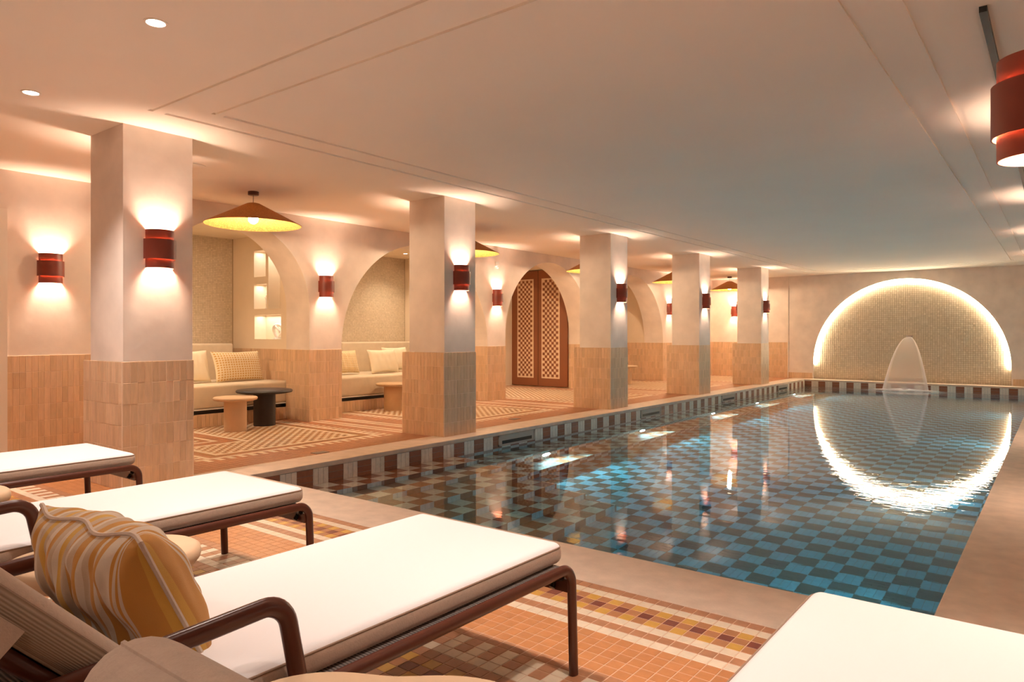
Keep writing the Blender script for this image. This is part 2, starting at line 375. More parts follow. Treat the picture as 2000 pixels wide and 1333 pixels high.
class Pieces:
    """many like pieces (tiles) on planes: the ones that show largest become objects, the rest one joined part"""
    def __init__(s, mats): s.items = []; s.mats = mats; s.keys = list(mats)
    def add(s, c, u, v, n, hu, hv, t, key, bevel=.0, tilt=None):
        s.items.append((c, u, v, n, hu, hv, t, key))
    def finish(s, parent, name, nobj, pred=None, stuff_name=None, bev=.0015):
        scored = []
        for i, it in enumerate(s.items):
            p = proj(*it[0])
            ok = p and -10 < p[0] < 2010 and -10 < p[1] < 1343 and (pred is None or pred(it[0], it[3], p))
            scored.append((0 if ok else 1, p[2] if p else 99, i))
        scored.sort(); chosen = {i for f, d, i in scored[:nobj] if f == 0}
        cache = {}
        for i in sorted(chosen):
            c, u, v, n, hu, hv, t, key = s.items[i]
            k = (key, round(hu, 3), round(hv, 3), round(t, 4))
            if k not in cache:
                b = min(bev, hu*.2)
                P0 = [(-hu, -hv, -.004), (hu, -hv, -.004), (hu, hv, -.004), (-hu, hv, -.004)]
                P1 = [(-hu, -hv, t-b), (hu, -hv, t-b), (hu, hv, t-b), (-hu, hv, t-b)]
                P2 = [(-hu+b, -hv+b, t), (hu-b, -hv+b, t), (hu-b, hv-b, t), (-hu+b, hv-b, t)]
                q = MB(); q.grid([P0, P1, P2], closed_v=True); nn = len(q.v); q.f.append((nn-4, nn-3, nn-2, nn-1)); q.m.append(0)
                me = bpy.data.meshes.new(name); me.from_pydata(q.v, [], q.f); me.materials.append(s.mats[key])
                bm = bmesh.new(); bm.from_mesh(me); bmesh.ops.recalc_face_normals(bm, faces=bm.faces)
                # open-backed piece: make sure the face looks along +n
                if [f for f in bm.faces if all(abs(x.co.z-t) < 1e-6 for x in f.verts)][0].normal.z < 0: bmesh.ops.reverse_faces(bm, faces=bm.faces)
                bm.to_mesh(me); bm.free(); cache[k] = me
            o = bpy.data.objects.new(name, cache[k]); COL.objects.link(o); o.parent = parent
            o.matrix_local = Matrix(((u[0], v[0], n[0], c[0]), (u[1], v[1], n[1], c[1]), (u[2], v[2], n[2], c[2]), (0, 0, 0, 1)))
        rest = [it for i, it in enumerate(s.items) if i not in chosen]
        if rest:
            A = lambda k: np.array([it[k] for it in rest], dtype=float)
            C, U, V, Nn = A(0), A(1), A(2), A(3); hu, hv, t = A(4)[:, None], A(5)[:, None], A(6)[:, None]
            lo = C-Nn*.004; hi = C+Nn*t; vs = []
            for base in (lo, hi):
                for a, b in ((-1, -1), (1, -1), (1, 1), (-1, 1)): vs.append(base+U*hu*a+V*hv*b)
            vs = np.stack(vs, 1).reshape(-1, 3); n = len(rest)
            q = np.array([(4, 5, 6, 7), (0, 1, 5, 4), (1, 2, 6, 5), (2, 3, 7, 6), (3, 0, 4, 7)])
            fs = (np.arange(n)[:, None, None]*8+q[None]).reshape(-1, 4)
            me = bpy.data.meshes.new(name); me.from_pydata(vs.tolist(), [], fs.tolist())
            for k in s.keys: me.materials.append(s.mats[k])
            mi = np.repeat([s.keys.index(it[7]) for it in rest], 5); me.polygons.foreach_set('material_index', mi.astype(np.int32))
            me.update()
            o = bpy.data.objects.new(stuff_name or name+'_field', me); link(o, parent); o['kind'] = 'stuff'
        return len(chosen)
X_, Y_, Z_ = (1, 0, 0), (0, 1, 0), (0, 0, 1)
def cross(a, b): return tuple(Vector(a).cross(Vector(b)))
def dado(P, start, udir, n, L, z0=0.0, z1=DADO, pw=.055, rows=6, key='bejmat'):
    """bejmat dado: rows of upright tiles on a vertical face; udir x Z = n expected"""
    nc = max(1, round(L/pw)); w = L/nc; h = (z1-z0)/rows
    for r in range(rows):
        for k in range(nc):
            if rows > 1 and random.random() < .02: pass
            c = [start[i]+udir[i]*(k+.5)*w for i in range(3)]; c[2] = z0+(r+.5)*h
            P.add(tuple(c), udir, Z_, n, w/2-.0013, h/2-.0013, .008+random.uniform(-.0012, .0012), key)

# ------------------------------------------------------------------ SETTING: floors
PS_mats = {k: M[k] for k in ('terracotta', 'field', 'cream', 'ochre', 'maroon', 'tan', 'olive')}
fl = MB()
fl.box((XW-.0, -3.2, -.12), (2.6, 2.94, -.0015))
fl.box((-11.0, 2.94, -.12), (-5.88, YF+.4, -.0015))
fl.box((-11.0, -3.2, -.12), (XW, 2.94, -.002))
floor = struct(fl.build('floor', M['floor_grout']))
PF = Pieces(PS_mats)
def near_color(i, j):
    """i column (from X=-.961 leftwards), j row from the coping"""
    if j in (0, 6): return 'terracotta'
    if j in (1, 5, 7, 16, 22): return 'cream'
    if j in (2, 3, 4, 18, 19, 20):
        A = i % 2 == 0; jj = j if j < 10 else j-16
        if jj in (2, 4): return 'ochre' if A else 'tan'
        return 'tan' if A else 'maroon'
    if 8 <= j <= 12: return 'field'
    if j in (14, 15): return 'cream' if i % 2 else 'terracotta'
    if j in (13, 17, 21): return 'terracotta'
    return 'cream' if (i+j) % 2 else 'field'
gx0 = -.961
for j in range(0, 93):
    yc = 2.94-(j+.5)*TP
    for i in range(-26, 124):
        xc = gx0-(i+.5)*TP
        if xc < XW+.02 or xc > .5: continue
        if -5.69 > xc > -6.30 and yc > 2.47: continue
        PF.add((xc, yc, -.006), X_, Y_, Z_, TP/2-.0017, TP/2-.0017, .006, near_color(i, j))
def lounge_color(x, y):
    """terracotta ground with one bordered rug per bay and stripes between"""
    rugs = [(3.45, 5.86), (6.94, 9.45), (10.5, 13.0), (14.1, 16.55), (17.65, 20.1)]
    for a, b in rugs:
        dx = (-6.34-x)/TP; d0 = (y-a)/TP; d1 = (b-y)/TP; dm = min(dx, d0, d1)
        if dm < 0: continue
        k = int(dm)
        if k in (0, 1):
            q = int(math.floor((y/TP) if dm == dx else (x/TP)))
            return 'cream' if q % 2 == 0 else 'terracotta'
        if k == 2: return 'cream'
        if k in (3, 4): return 'olive' if k == 4 else 'terracotta'
        if k == 5: return 'cream'
        # inner turned border in the first rug
        if a < 4:
            if x < -7.30 and y < 4.54:
                e = min((-7.30-x)/TP, (4.54-y)/TP)
                if e < 1: return 'cream'
                if e < 4: return 'terracotta'
                if e < 5: return 'cream'
                if e < 6: return 'terracotta'
        i = int(math.floor(x/TP)); j = int(math.floor(y/TP))
        return 'cream' if (i+j) % 2 else 'olive'
    for s0 in (6.03, 9.6, 13.2, 16.75):
        for o in (0, .13, .36, .50):
            if s0+o <= y < s0+o+TP and x < -6.42: return 'cream'
    return 'terracotta'
nx = int((-5.88+10.35)/TP)+1
for j in range(int((YF-2.94)/TP)+1):
    yc = 2.94+(j+.5)*TP
    for i in range(nx):
        xc = -5.88-(i+.5)*TP
        if yc > YF: continue
        if any(c0-.02 < yc < c0+.56 and -6.40 < xc < -5.69 for c0 in COLS_Y): continue
        PF.add((xc, yc, -.006), X_, Y_, Z_, TP/2-.0017, TP/2-.0017, .006, lounge_color(xc, yc))
PF.finish(floor, 'tile', 300, lambda c, n, p: -1.95 < c[0] < -.66 and c[1] > 1.8 and p[0] > 860, 'tile_field')

# coping stones round the pool, set as long slabs
def coping(name, x0, y0, x1, y1, along):
    o = MB(); L = (y1-y0) if along == 'y' else (x1-x0); n = 1
    o.box((x0, y0, -.045), (x1, y1, .002))
    bmo = o.build(name, M['stone'])
    bv = bmo.modifiers.new('b', 'BEVEL'); bv.width = .006; bv.segments = 2
    return struct(bmo)
coping('trim_1', -5.88, PY0, PX0, PY1, 'y'); coping('trim_2', -5.88, 2.94, 0.5, PY0, 'x')
coping('trim_3', -5.88, PY1, 0.5, YF, 'x'); coping('trim_4', PX1, PY0, 0.5, PY1, 'y')

# ------------------------------------------------------------------ pool basin and its checkered tiling
BP = (PX1-PX0)/29.0     # block pitch
BL = .1755
ZF = -1.36
pb = MB()
bw = .25
pb.box((PX0-bw, PY0-bw, ZF-.2), (PX1+bw, PY1+bw, ZF-.006))
pb.box((PX0-bw, PY0-bw, ZF-.1), (PX0-.006, PY1+bw, -.045)); pb.box((PX1+.006, PY0-bw, ZF-.1), (PX1+bw, PY1+bw, -.045))
pb.box((PX0-.006, PY0-bw, ZF-.1), (PX1+.006, PY0-.006, -.045)); pb.box((PX0-.006, PY1+.006, ZF-.1), (PX1+.006, PY1+bw, -.045))
STEPS = []   # (x0, x1, ztop)
YE = 6.02
for k in range(6):
    STEPS.append((PX0+2*BP*k, PX0+2*BP*(k+1), -.205-.19*k))
for x0, x1, zt in STEPS: pb.box((x0, PY0, ZF-.1), (x1-.006, YE-.006, zt-.006))
LEDGE = [(PX0, PX0+2*BP, -.58), (PX0+2*BP, PX0+4*BP, -1.05)]
for x0, x1, zt in LEDGE: pb.box((x0, YE-.006, ZF-.1), (x1-.006, PY1, zt-.006))
basin = struct(pb.build('pool_basin', M['pool_grout']))
PP = Pieces({k: M[k] for k in ('pool_cream', 'pool_brown', 'pool_blue', 'pool_dark')})
def block(c, u, v, n, w, h, parity, pal):
    """one checker block = three slim tiles, upright in the pale blocks and lying in the dark ones"""
    g = .0016
    if parity:
        for k in (-1, 0, 1):
            cc = tuple(c[i]+u[i]*k*w/3 for i in range(3)); PP.add(cc, u, v, n, w/6-g, h/2-g, .006, pal[0])
    else:
        for k in (-1, 0, 1):
            cc = tuple(c[i]+v[i]*k*h/3 for i in range(3)); PP.add(cc, u, v, n, w/2-g, h/6-g, .006, pal[1])
SH, DP = ('pool_cream', 'pool_brown'), ('pool_blue', 'pool_dark')
y_off = 3.708
nyb = lambda y: int(math.floor((y-y_off)/BL+1e-6))
def horiz(x0, x1, y0, y1, z, pal):
    i0 = round((x0-PX0)/BP); i1 = round((x1-PX0)/BP)
    for j in range(nyb(y0), nyb(y1-1e-4)+1):
        ya = max(y0, y_off+j*BL); yb = min(y1, y_off+(j+1)*BL)
        if yb-ya < .02: continue
        for i in range(i0, i1):
            block((PX0+(i+.5)*BP, (ya+yb)/2, z-.006), X_, Y_, Z_, BP, yb-ya, (i+j) % 2 == 0, pal)
for k, (x0, x1, zt) in enumerate(STEPS): horiz(x0, x1, PY0, YE, zt, SH)
for x0, x1, zt in LEDGE: horiz(x0, x1, YE, PY1, zt, SH)
horiz(STEPS[-1][1], PX1, PY0, YE, ZF, DP); horiz(LEDGE[-1][1], PX1, YE, PY1, ZF, DP)
def riser(x, y0, y1, z0, z1, pal, nx_=1, rows=None):
    h = z1-z0; rows = rows or max(1, round(h/BL)); rh = h/rows
    for j in range(nyb(y0), nyb(y1-1e-4)+1):
        ya = max(y0, y_off+j*BL); yb = min(y1, y_off+(j+1)*BL)
        if yb-ya < .02: continue
        for r in range(rows):
            block((x-.006*nx_, (ya+yb)/2, z1-(r+.5)*rh), (0, nx_, 0), Z_, (nx_, 0, 0), yb-ya, rh, (j+r) % 2 == 0, pal)
for k, (x0, x1, zt) in enumerate(STEPS):
    zb = STEPS[k+1][2] if k < 5 else ZF
    riser(x1, PY0, YE, zb, zt, SH)
riser(LEDGE[0][1], YE, PY1, -1.05, -.58, SH, 1, 3); riser(LEDGE[1][1], YE, PY1, ZF, -1.05, SH, 1, 2)
riser(PX0, PY0, YE, -.22, -.045, SH, 1, 1); riser(PX0, YE, PY1, -.58, -.045, SH, 1, 3)
riser(PX1, PY0, PY1, ZF, -.045, SH, -1, 7)
def endwall(y, ny, x0, x1, z0, z1, pal, rows, par=0):
    rh = (z1-z0)/rows
    for i in range(round((x0-PX0)/BP), round((x1-PX0)/BP)):
        for r in range(rows):
            block((PX0+(i+.5)*BP, y+.006*-ny, z1-(r+.5)*rh), (-ny, 0, 0), Z_, (0, ny, 0), BP, rh, (i+r+par) % 2 == 0, pal)
endwall(PY1, -1, PX0, PX1, ZF, -.045, SH, 7, 1); endwall(PY0, 1, PX0, PX1, ZF, -.045, SH, 7)
for k, (x0, x1, zt) in enumerate(STEPS): endwall(YE, 1, x0, x1, (LEDGE[k][2] if k < 2 else ZF), zt, SH, max(1, round((zt-ZF)/BL)))
PP.finish(basin, 'tile', 300, lambda c, n, p: c[2] < -.2 and n[2] > .5 and -5.2 < c[0] and p[0] > 640 and 955+.21*(p[0]-640) > 0 and not (c[1] < 3.7+abs(c[2])*1.0), 'tile_checker')

# water body
wm = MB()
nxs, nys = 2, 2
wm.box((PX0-.02, PY0-.02, ZF-.05), (PX1+.02, PY1+.02, ZW))
water = wm.build('pool_water', M['water']); tag(water, 'still turquoise pool water over a checkered tile floor', 'water', kind='stuff')

# ------------------------------------------------------------------ ceiling with two recessed slot lines
c = MB()
SL = .045
gx = [(-5.235, SL), (-4.95, SL), (-.86, SL), (-.61, SL)]       # slots running along Y
ys0, ys1 = (2.44, .035), (2.765, .035)
yf0, yf1 = 19.25, 18.95
xs = [-11.0, -5.235, -5.235+SL, -4.95, -4.95+SL, -.86, -.86+SL, -.61, -.61+SL, 2.6]
ysb = [-3.2, 2.44, 2.475, 2.56, 2.765, 2.80, 2.86, yf1, yf1+.04, yf0, yf0+.04, YF+.4]
def slot(x, y):
    if (-5.235 < x < -5.235+SL) and 2.56 < y < yf0: return True
    if (-4.95 < x < -4.95+SL) and 2.86 < y < yf1: return True
    if (-.86 < x < -.86+SL) and 2.86 < y < yf1: return True
    if (-.61 < x < -.61+SL) and 2.56 < y < yf0: return True
    if 2.44 < y < 2.475 and -5.235 < x < -.61+SL: return True
    if 2.765 < y < 2.80 and -4.95 < x < -.86+SL: return True
    if yf1 < y < yf1+.04 and -4.95 < x < -.86+SL: return True
    if yf0 < y < yf0+.04 and -5.235 < x < -.61+SL: return True
    return False
for i in range(len(xs)-1):
    for j in range(len(ysb)-1):
        if not slot((xs[i]+xs[i+1])/2, (ysb[j]+ysb[j+1])/2): c.box((xs[i], ysb[j], ZC), (xs[i+1], ysb[j+1], ZC+.014), skip=('t',))
c.box((-11.0, -3.2, ZC+.014), (2.6, YF+.4, ZC+.1))
struct(c.build('ceiling', M['ceiling'], fix=False))

# ------------------------------------------------------------------ left wall with arches
def arch_z(y):
    for cy, R, zs in ARCHES:
        if abs(y-cy) < R: return zs+math.sqrt(max(0, R*R-(y-cy)**2))
    return 0
wl = MB()
yb = [2.46]
for cy, R, zs in ARCHES:
    yb += [cy-R*math.cos(PI*k/48) for k in range(49)]
yb += [YF]
for a, b in zip(yb[:-1], yb[1:]):
    m = (a+b)/2; inside = any(abs(m-cy) < R for cy, R, zs in ARCHES)
    if inside:
        za = zb = None
        for cy, R, zs in ARCHES:
            if abs(m-cy) < R:
                za = zs+math.sqrt(max(0, R*R-(a-cy)**2)); zb = zs+math.sqrt(max(0, R*R-(b-cy)**2))
        wl.quad([(XW, a, za), (XW, b, zb), (XW, b, ZC), (XW, a, ZC)]); wl.quad([(XWB, b, zb), (XWB, a, za), (XWB, a, ZC), (XWB, b, ZC)])
        wl.quad([(XWB, a, za), (XWB, b, zb), (XW, b, zb), (XW, a, za)])
    else:
        wl.quad([(XW, a, 0), (XW, b, 0), (XW, b, ZC), (XW, a, ZC)]); wl.quad([(XWB, b, 0), (XWB, a, 0), (XWB, a, ZC), (XWB, b, ZC)])
for cy, R, zs in ARCHES:
    wl.quad([(XWB, cy-R, 0), (XW, cy-R, 0), (XW, cy-R, zs), (XWB, cy-R, zs)])
    wl.quad([(XW, cy+R, 0), (XWB, cy+R, 0), (XWB, cy+R, zs), (XW, cy+R, zs)])
wl.box((XWB, -3.2, 0), (XW, 1.44, ZC)); wl.box((XWB, 1.44, 2.42), (XW, 2.46, ZC))
wall_left = struct(wl.build('wall_left', M['plaster'], fix=False))
PD = Pieces({'bejmat': M['bejmat']})
piers = [(2.46, ARCHES[0][0]-ARCHES[0][1])]+[(ARCHES[i][0]+ARCHES[i][1], ARCHES[i+1][0]-ARCHES[i+1][1]) for i in range(4)]+[(ARCHES[4][0]+ARCHES[4][1], YF)]
for a, b in piers:
    dado(PD, (XW, a, 0), Y_, X_, b-a)
for cy, R, zs in ARCHES:
    dado(PD, (XW, cy+R, 0), (-1, 0, 0), (0, -1, 0), XW-XWB)
    dado(PD, (XWB, cy-R, 0), X_, Y_, XW-XWB)
PD.finish(wall_left, 'tile', 290, lambda c, n, p: c[1] < 6.7 and n[0] > .5 or (n[1] < -.5 and c[1] < 7), 'tile_dado')
gb = MB()
for a, b in piers: gb.box((XW-.001, a, 0), (XW+.0055, b, DADO))
for cy, R, zs in ARCHES: gb.box((XWB, cy+R-.0055, 0), (XW, cy+R+.001, DADO)); gb.box((XWB, cy-R-.001, 0), (XW, cy-R+.0055, DADO))
gb.build('grout', M['grout'], wall_left)

# niches behind the arches
NICHES = [(3.0, 6.15), (6.58, 9.86), (10.35, 13.42), (13.75, 17.05), (17.8, 20.2)]
wb = MB()
wb.box((XB-.25, 2.4, 0), (XB, YF+.2, ZC))
struct(wb.build('wall_back', M['niche_plaster']))
ws = MB()
edges = [2.4]+[e for n_ in NICHES for e in n_]+[YF+.2]
for k in range(0, len(edges), 2):
    a, b = edges[k], edges[k+1]
    if k == 2: ws.box((XB, 6.36, 0), (XWB, b, ZC)); continue
    ws.box((XB, a, 0), (XWB, b, ZC))
ws.box((XB, 2.4, 2.71), (XWB, YF+.2, ZC), skip=('l', 'r'))
wall_niche = struct(ws.build('wall_niche', M['niche_plaster']))
# side wall of the first niche with lit display recesses
HOLES = [(-9.767, -9.455, 2.082, 2.482), (-9.767, -9.43, 1.595, 1.972), (-9.388, -9.064, 1.588, 2.50), (-9.753, -9.064, 1.136, 1.502)]
sw = MB(); bx = sorted({XB, XWB}|{h for H_ in HOLES for h in H_[:2]}); bz = sorted({0, 2.71}|{h for H_ in HOLES for h in H_[2:]})
DEP = .2
for i in range(len(bx)-1):
    for j in range(len(bz)-1):
        mx, mz = (bx[i]+bx[i+1])/2, (bz[j]+bz[j+1])/2
        if not any(h[0] < mx < h[1] and h[2] < mz < h[3] for h in HOLES):
            sw.quad([(bx[i], 6.15, bz[j]), (bx[i+1], 6.15, bz[j]), (bx[i+1], 6.15, bz[j+1]), (bx[i], 6.15, bz[j+1])])
for x0, x1, z0, z1 in HOLES:
    y0, y1 = 6.15, 6.15+DEP
    sw.quad([(x0, y1, z0), (x1, y1, z0), (x1, y1, z1), (x0, y1, z1)]); sw.quad([(x0, y0, z0), (x1, y0, z0), (x1, y1, z0), (x0, y1, z0)])
    sw.quad([(x0, y1, z1), (x1, y1, z1), (x1, y0, z1), (x0, y0, z1)]); sw.quad([(x0, y0, z0), (x0, y1, z0), (x0, y1, z1), (x0, y0, z1)])
    sw.quad([(x1, y1, z0), (x1, y0, z0), (x1, y0, z1), (x1, y1, z1)])
struct(sw.build('wall_display', M['niche_plaster'], fix=False))
for k, (x0, x1, z0, z1) in enumerate(HOLES):
    light('AREA', 'recess_light', ((x0+x1)/2, 6.15+.10, z1-.015), P_SHELF*(x1-x0)/.35*(1.7 if k == 2 else 1), (1, .93, .82), None, x1-x0-.04, (0, 0, 0), size_y=.12)
PN = Pieces({'bejmat': M['bejmat']})
for a, b in NICHES:
    dado(PN, (XWB, b, 0), (-1, 0, 0), (0, -1, 0), XWB-XB); dado(PN, (XB, a, 0), X_, Y_, XWB-XB)
for k in (3, 4): dado(PN, (XB, NICHES[k][0], 0), Y_, X_, NICHES[k][1]-NICHES[k][0])
PN.finish(wall_niche, 'tile', 0, None, 'tile_dado')
PM = Pieces({'mosaic': M['mosaic']})
mp_ = .0272
for a, b in NICHES[:2]:
    ny, nz = int((b-a)/mp_), int((2.71-.95)/mp_)
    for i in range(ny):
        for j in range(nz):
            PM.add((XB+.004, a+(i+.5)*mp_, 2.71-(j+.5)*mp_), Y_, Z_, X_, mp_/2-.0018, mp_/2-.0018, .004, 'mosaic')
PM.finish(wall_niche, 'mosaic', 0, None, 'mosaic_field')
mg = MB()
for a, b in NICHES[:2]: mg.box((XB-.001, a, .9), (XB+.005, b, 2.71))
mg.build('mosaic_grout', M['mosaic_grout'], wall_niche)

# far wall with the half-round mosaic recess
FCX, FR, FZ = -3.133, 2.215, .42
wf = MB()
xb = [-11.0]+[FCX-FR*math.cos(PI*k/72) for k in range(73)]+[2.6]
RD = .09
for a, b in zip(xb[:-1], xb[1:]):
    if abs((a+b)/2-FCX) < FR:
        za, zb = (FZ+math.sqrt(max(0, FR*FR-(q-FCX)**2)) for q in (a, b))
        wf.quad([(b, YF, zb), (a, YF, za), (a, YF, ZC), (b, YF, ZC)]); wf.quad([(a, YF, za), (b, YF, zb), (b, YF+RD, zb), (a, YF+RD, za)])
    else: wf.quad([(b, YF, 0), (a, YF, 0), (a, YF, ZC), (b, YF, ZC)])
for x in (FCX-FR, FCX+FR): wf.quad([(x, YF, 0), (x, YF+RD, 0), (x, YF+RD, FZ), (x, YF, FZ)])
wf.box((-11, YF+.2, 0), (2.6, YF+.4, ZC))
wall_far = struct(wf.build('wall_far', M['plaster'], fix=False))
rg = MB(); rg.box((FCX-FR-.05, YF+RD, -.02), (FCX+FR+.05, YF+RD+.05, FZ+FR+.05)); rg.build('mosaic_grout', M['mosaic_grout'], wall_far)
PR = Pieces({'mosaic': M['mosaic']}); mp2 = .05
for i in range(-45, 45):
    for j in range(54):
        x, z = FCX+(i+.5)*mp2, (j+.5)*mp2
        if abs(x-FCX) > FR-.01 or (z > FZ and (x-FCX)**2+(z-FZ)**2 > (FR-.01)**2): continue
        PR.add((x, YF+RD, z), (-1, 0, 0), Z_, (0, -1, 0), mp2/2-.003, mp2/2-.003, .005+random.uniform(-.002, .003), 'mosaic')
PR.finish(wall_far, 'mosaic', 0, None, 'mosaic_field')
PT = Pieces({'bejmat': M['bejmat']})
XJ = -6.02
dado(PT, (-6.4, YF, 0), (-1, 0, 0), (0, -1, 0), 1.82+.0)
dado(PT, (XJ, YF, 0), (-1, 0, 0), (0, -1, 0), .38)
dado(PT, (FCX-FR-.03, YF, 0), (-1, 0, 0), (0, -1, 0), abs(XJ-(FCX-FR-.03)), 0, .16, .055, 1)
dado(PT, (.5, YF, 0), (-1, 0, 0), (0, -1, 0), .5-(FCX+FR+.03), 0, .16, .055, 1)
PT.finish(wall_far, 'tile', 0, None, 'tile_dado')
tj = MB(); tj.box((XJ-.01, YF-.02, 0), (XJ+.012, YF, ZC)); struct(tj.build('trim_5', M['plaster']))
# other walls that close the room
wr = MB()
wr.box((.5, 2.2, 0), (.75, YF, ZC)); wr.box((.5, 2.2, 0), (2.6, 2.35, ZC)); wr.box((2.45, -3.2, 0), (2.6, 2.2, ZC))
struct(wr.build('wall_right', M['plaster']))
wn = MB(); wn.box((-11, -3.35, 0), (2.6, -3.2, ZC)); wn.box((XB, 2.3, 0), (XWB, 2.4, ZC)); struct(wn.build('wall_near', M['plaster']))
# pale door at the left edge
d1 = MB(); d1.box((XW-.06, 1.5, 0), (XW+.012, 2.40, 2.40)); door1 = struct(d1.build('door_1', M['white']))
d1f = MB(); d1f.box((XW-.05, 2.40, 0), (XW+.03, 2.465, 2.44)); d1f.box((XW-.05, 1.44, 0), (XW+.03, 1.5, 2.44)); d1f.box((XW-.05, 1.5, 2.40), (XW+.03, 2.40, 2.44))
d1f.build('door_frame', M['white'], door1)
hd = MB(); hd.tube([(XW+.012, 1.6, 1.02), (XW+.06, 1.6, 1.02), (XW+.06, 1.72, 1.02)], .009); hd.build('door_handle', M['steel'], door1, True)

# carved double door in the third arch's passage (faces the camera end)
YD = 13.42
dd = empty('door_2', (-9.58, YD-.02, 0), 'terracotta double door with two pale checkered lattice panels in the arch', 'door')
dd['kind'] = 'structure'
for s, (x0, x1, px0, px1) in enumerate(((-.77, -.002, -.60, -.13), (.002, .80, .10, .60))):
    q = MB(); q.box((x0, -.05, .02), (x1, 0, 2.69)); leaf = q.build('door_leaf', M['door'], dd)
    q = MB(); q.box((px0, -.058, .20), (px1, -.05, 2.50)); q.build('lattice_panel', M['door_cream'], leaf)
    q = MB(); ncl = 7; cw = (px1-px0-.07)/ncl; nr = int(2.23/cw); rh = 2.23/nr
    for r in range(nr):
        for k in range(ncl):
            if (r+k) % 2: continue
            xx = px0+.035+k*cw; zz = .235+r*rh; q.box((xx, -.064, zz), (xx+cw, -.058, zz+rh))
    lt = q.build('lattice', M['door'], leaf); lt['kind'] = 'stuff'
q = MB(); q.box((-.002, -.056, .02), (.002, -.045, 2.69)); q.build('door_joint', M['black'], dd)

# ------------------------------------------------------------------ columns
ORD = ['nearest', 'second', 'third', 'fourth', 'farthest']
for k, y0 in enumerate(COLS_Y):
    cl = empty('column', (-5.97, y0+.275, 0), f'{ORD[k]} square plaster column with a tiled foot beside the pool', 'column')
    q = MB(); q.box((-6.28+5.97, -.275, DADO), (-5.697+5.97, .275, ZC)); q.build('shaft', M['plaster'], cl)
    q = MB(); q.box((-6.396+5.97, -.285, 0), (-5.694+5.97, .285, DADO-.004)); q.build('core', M['grout'], cl)
    P = Pieces({'bejmat': M['bejmat']}); xa, xbk = .27, -.42
    bx_, by_ = -5.97, y0+.275
    class PW(Pieces):
        pass
    A0 = (xa, -.280, 0)
    dado(P, (xa, -.279, 0), Y_, X_, .558)                       # pool face
    dado(P, (xbk, -.279, 0), X_, (0, -1, 0), xa-xbk)            # near face
    nvis = len(P.items)
    dado(P, (xa, .279, 0), (-1, 0, 0), Y_, xa-xbk); dado(P, (xbk, .279, 0), (0, -1, 0), (-1, 0, 0), .558)
    if k < 2:
        vis = Pieces(P.mats); vis.items = P.items[:nvis]; hid = Pieces(P.mats); hid.items = P.items[nvis:]
        # positions are local to the column here, so score with its place added
        old = proj
        def proj(X, Y, z, _o=old, a=bx_, b=by_): return _o(X+a, Y+b, z)
        vis.finish(cl, 'tile', 290, None, 'tile_rest'); hid.finish(cl, 'tile', 0, None, 'tile_dado')
        proj = old
    else: P.finish(cl, 'tile', 0, None, 'tile_dado')
# right-hand columns (only their wall lamps reach into the frame)
for k, y0 in enumerate([2.37]+[y-.05 for y in COLS_Y[1:]]):
    q = MB(); q.box((-.05, y0, 0), (.5, y0+.55, ZC)); struct(q.build('wall_pillar', M['plaster']))

# ------------------------------------------------------------------ lamps
def half_shell(q, r, z0, z1, th=.004, squash=1.0):
    for rr, fl in ((r, False), (r-th, True)):
        P = [[(rr*squash*math.sin(PI*j/24), -rr*math.cos(PI*j/24), z) for j in range(25)] for z in (z0, z1)]
        q.grid(P, mi=0 if not fl else 1, flip=not fl)
    for z in (z0, z1):
        P = [[(rr*squash*math.sin(PI*j/24), -rr*math.cos(PI*j/24), z) for j in range(25)] for rr in (r-th, r)]
        q.grid(P, mi=0)
_sc = {}
def sconce(x, y, rz, label, group, power=P_SCONCE):
    e = empty('wall_lamp', (x, y, 1.73), label, 'lamp', group, rz)
    if not _sc:
        q = MB(); half_shell(q, .108, 0, .098); _sc['lower_shade'] = (q, [M['red'], M['red_in']])
        q = MB(); half_shell(q, .123, .070, .228); _sc['middle_shade'] = (q, [M['red'], M['red_in']])
        q = MB(); half_shell(q, .108, .203, .303); _sc['upper_shade'] = (q, [M['red'], M['red_in']])
        q = MB(); q.box((0, -.045, .07), (.012, .045, .23)); _sc['bracket'] = (q, M['black'])
        q = MB(); q.lathe([(.001, .12), (.018, .13), (.024, .15), (.018, .17), (.001, .18)], (.05, 0, 0), 12); _sc['bulb'] = (q, M['bulb'])
        for k in list(_sc):
            o = _sc[k][0].build(k, _sc[k][1], e, k != 'bracket', fix=(k in ('bulb', 'bracket'))); _sc[k] = o
    else:
        for k, o in _sc.items():
            o2 = o.copy(); COL.objects.link(o2); o2.parent = e
    light('POINT', 'lamp_light', (.055, 0, .165), power, C_SCONCE, e, .05)
    return e
for k, y0 in enumerate(COLS_Y):
    sconce(-5.697, y0+.275+(.0 if k != 2 else .03), 0, f'red ringed wall lamp on the pool face of the {ORD[k]} column', 'red wall lamps on the columns')
    # its twin on the lounge side of the column
    sconce(-6.28, y0+.275, PI, f'red ringed wall lamp hidden on the lounge side of the {ORD[k]} column', 'red wall lamps on the columns')
for y, lb in ((2.85, 'beside the pale door at the left edge'), (6.30, 'between the first and second arches'), (10.14, 'just left of the double-door arch'), (17.40, 'partly behind the fourth column')):
    sconce(XW, y, 0, 'red ringed wall lamp on the wall '+lb, 'red wall lamps on the arcade wall')
sconce(-7.52, YF, -PI/2, 'sliver of a red ringed wall lamp behind the farthest column', 'red wall lamps on the arcade wall')
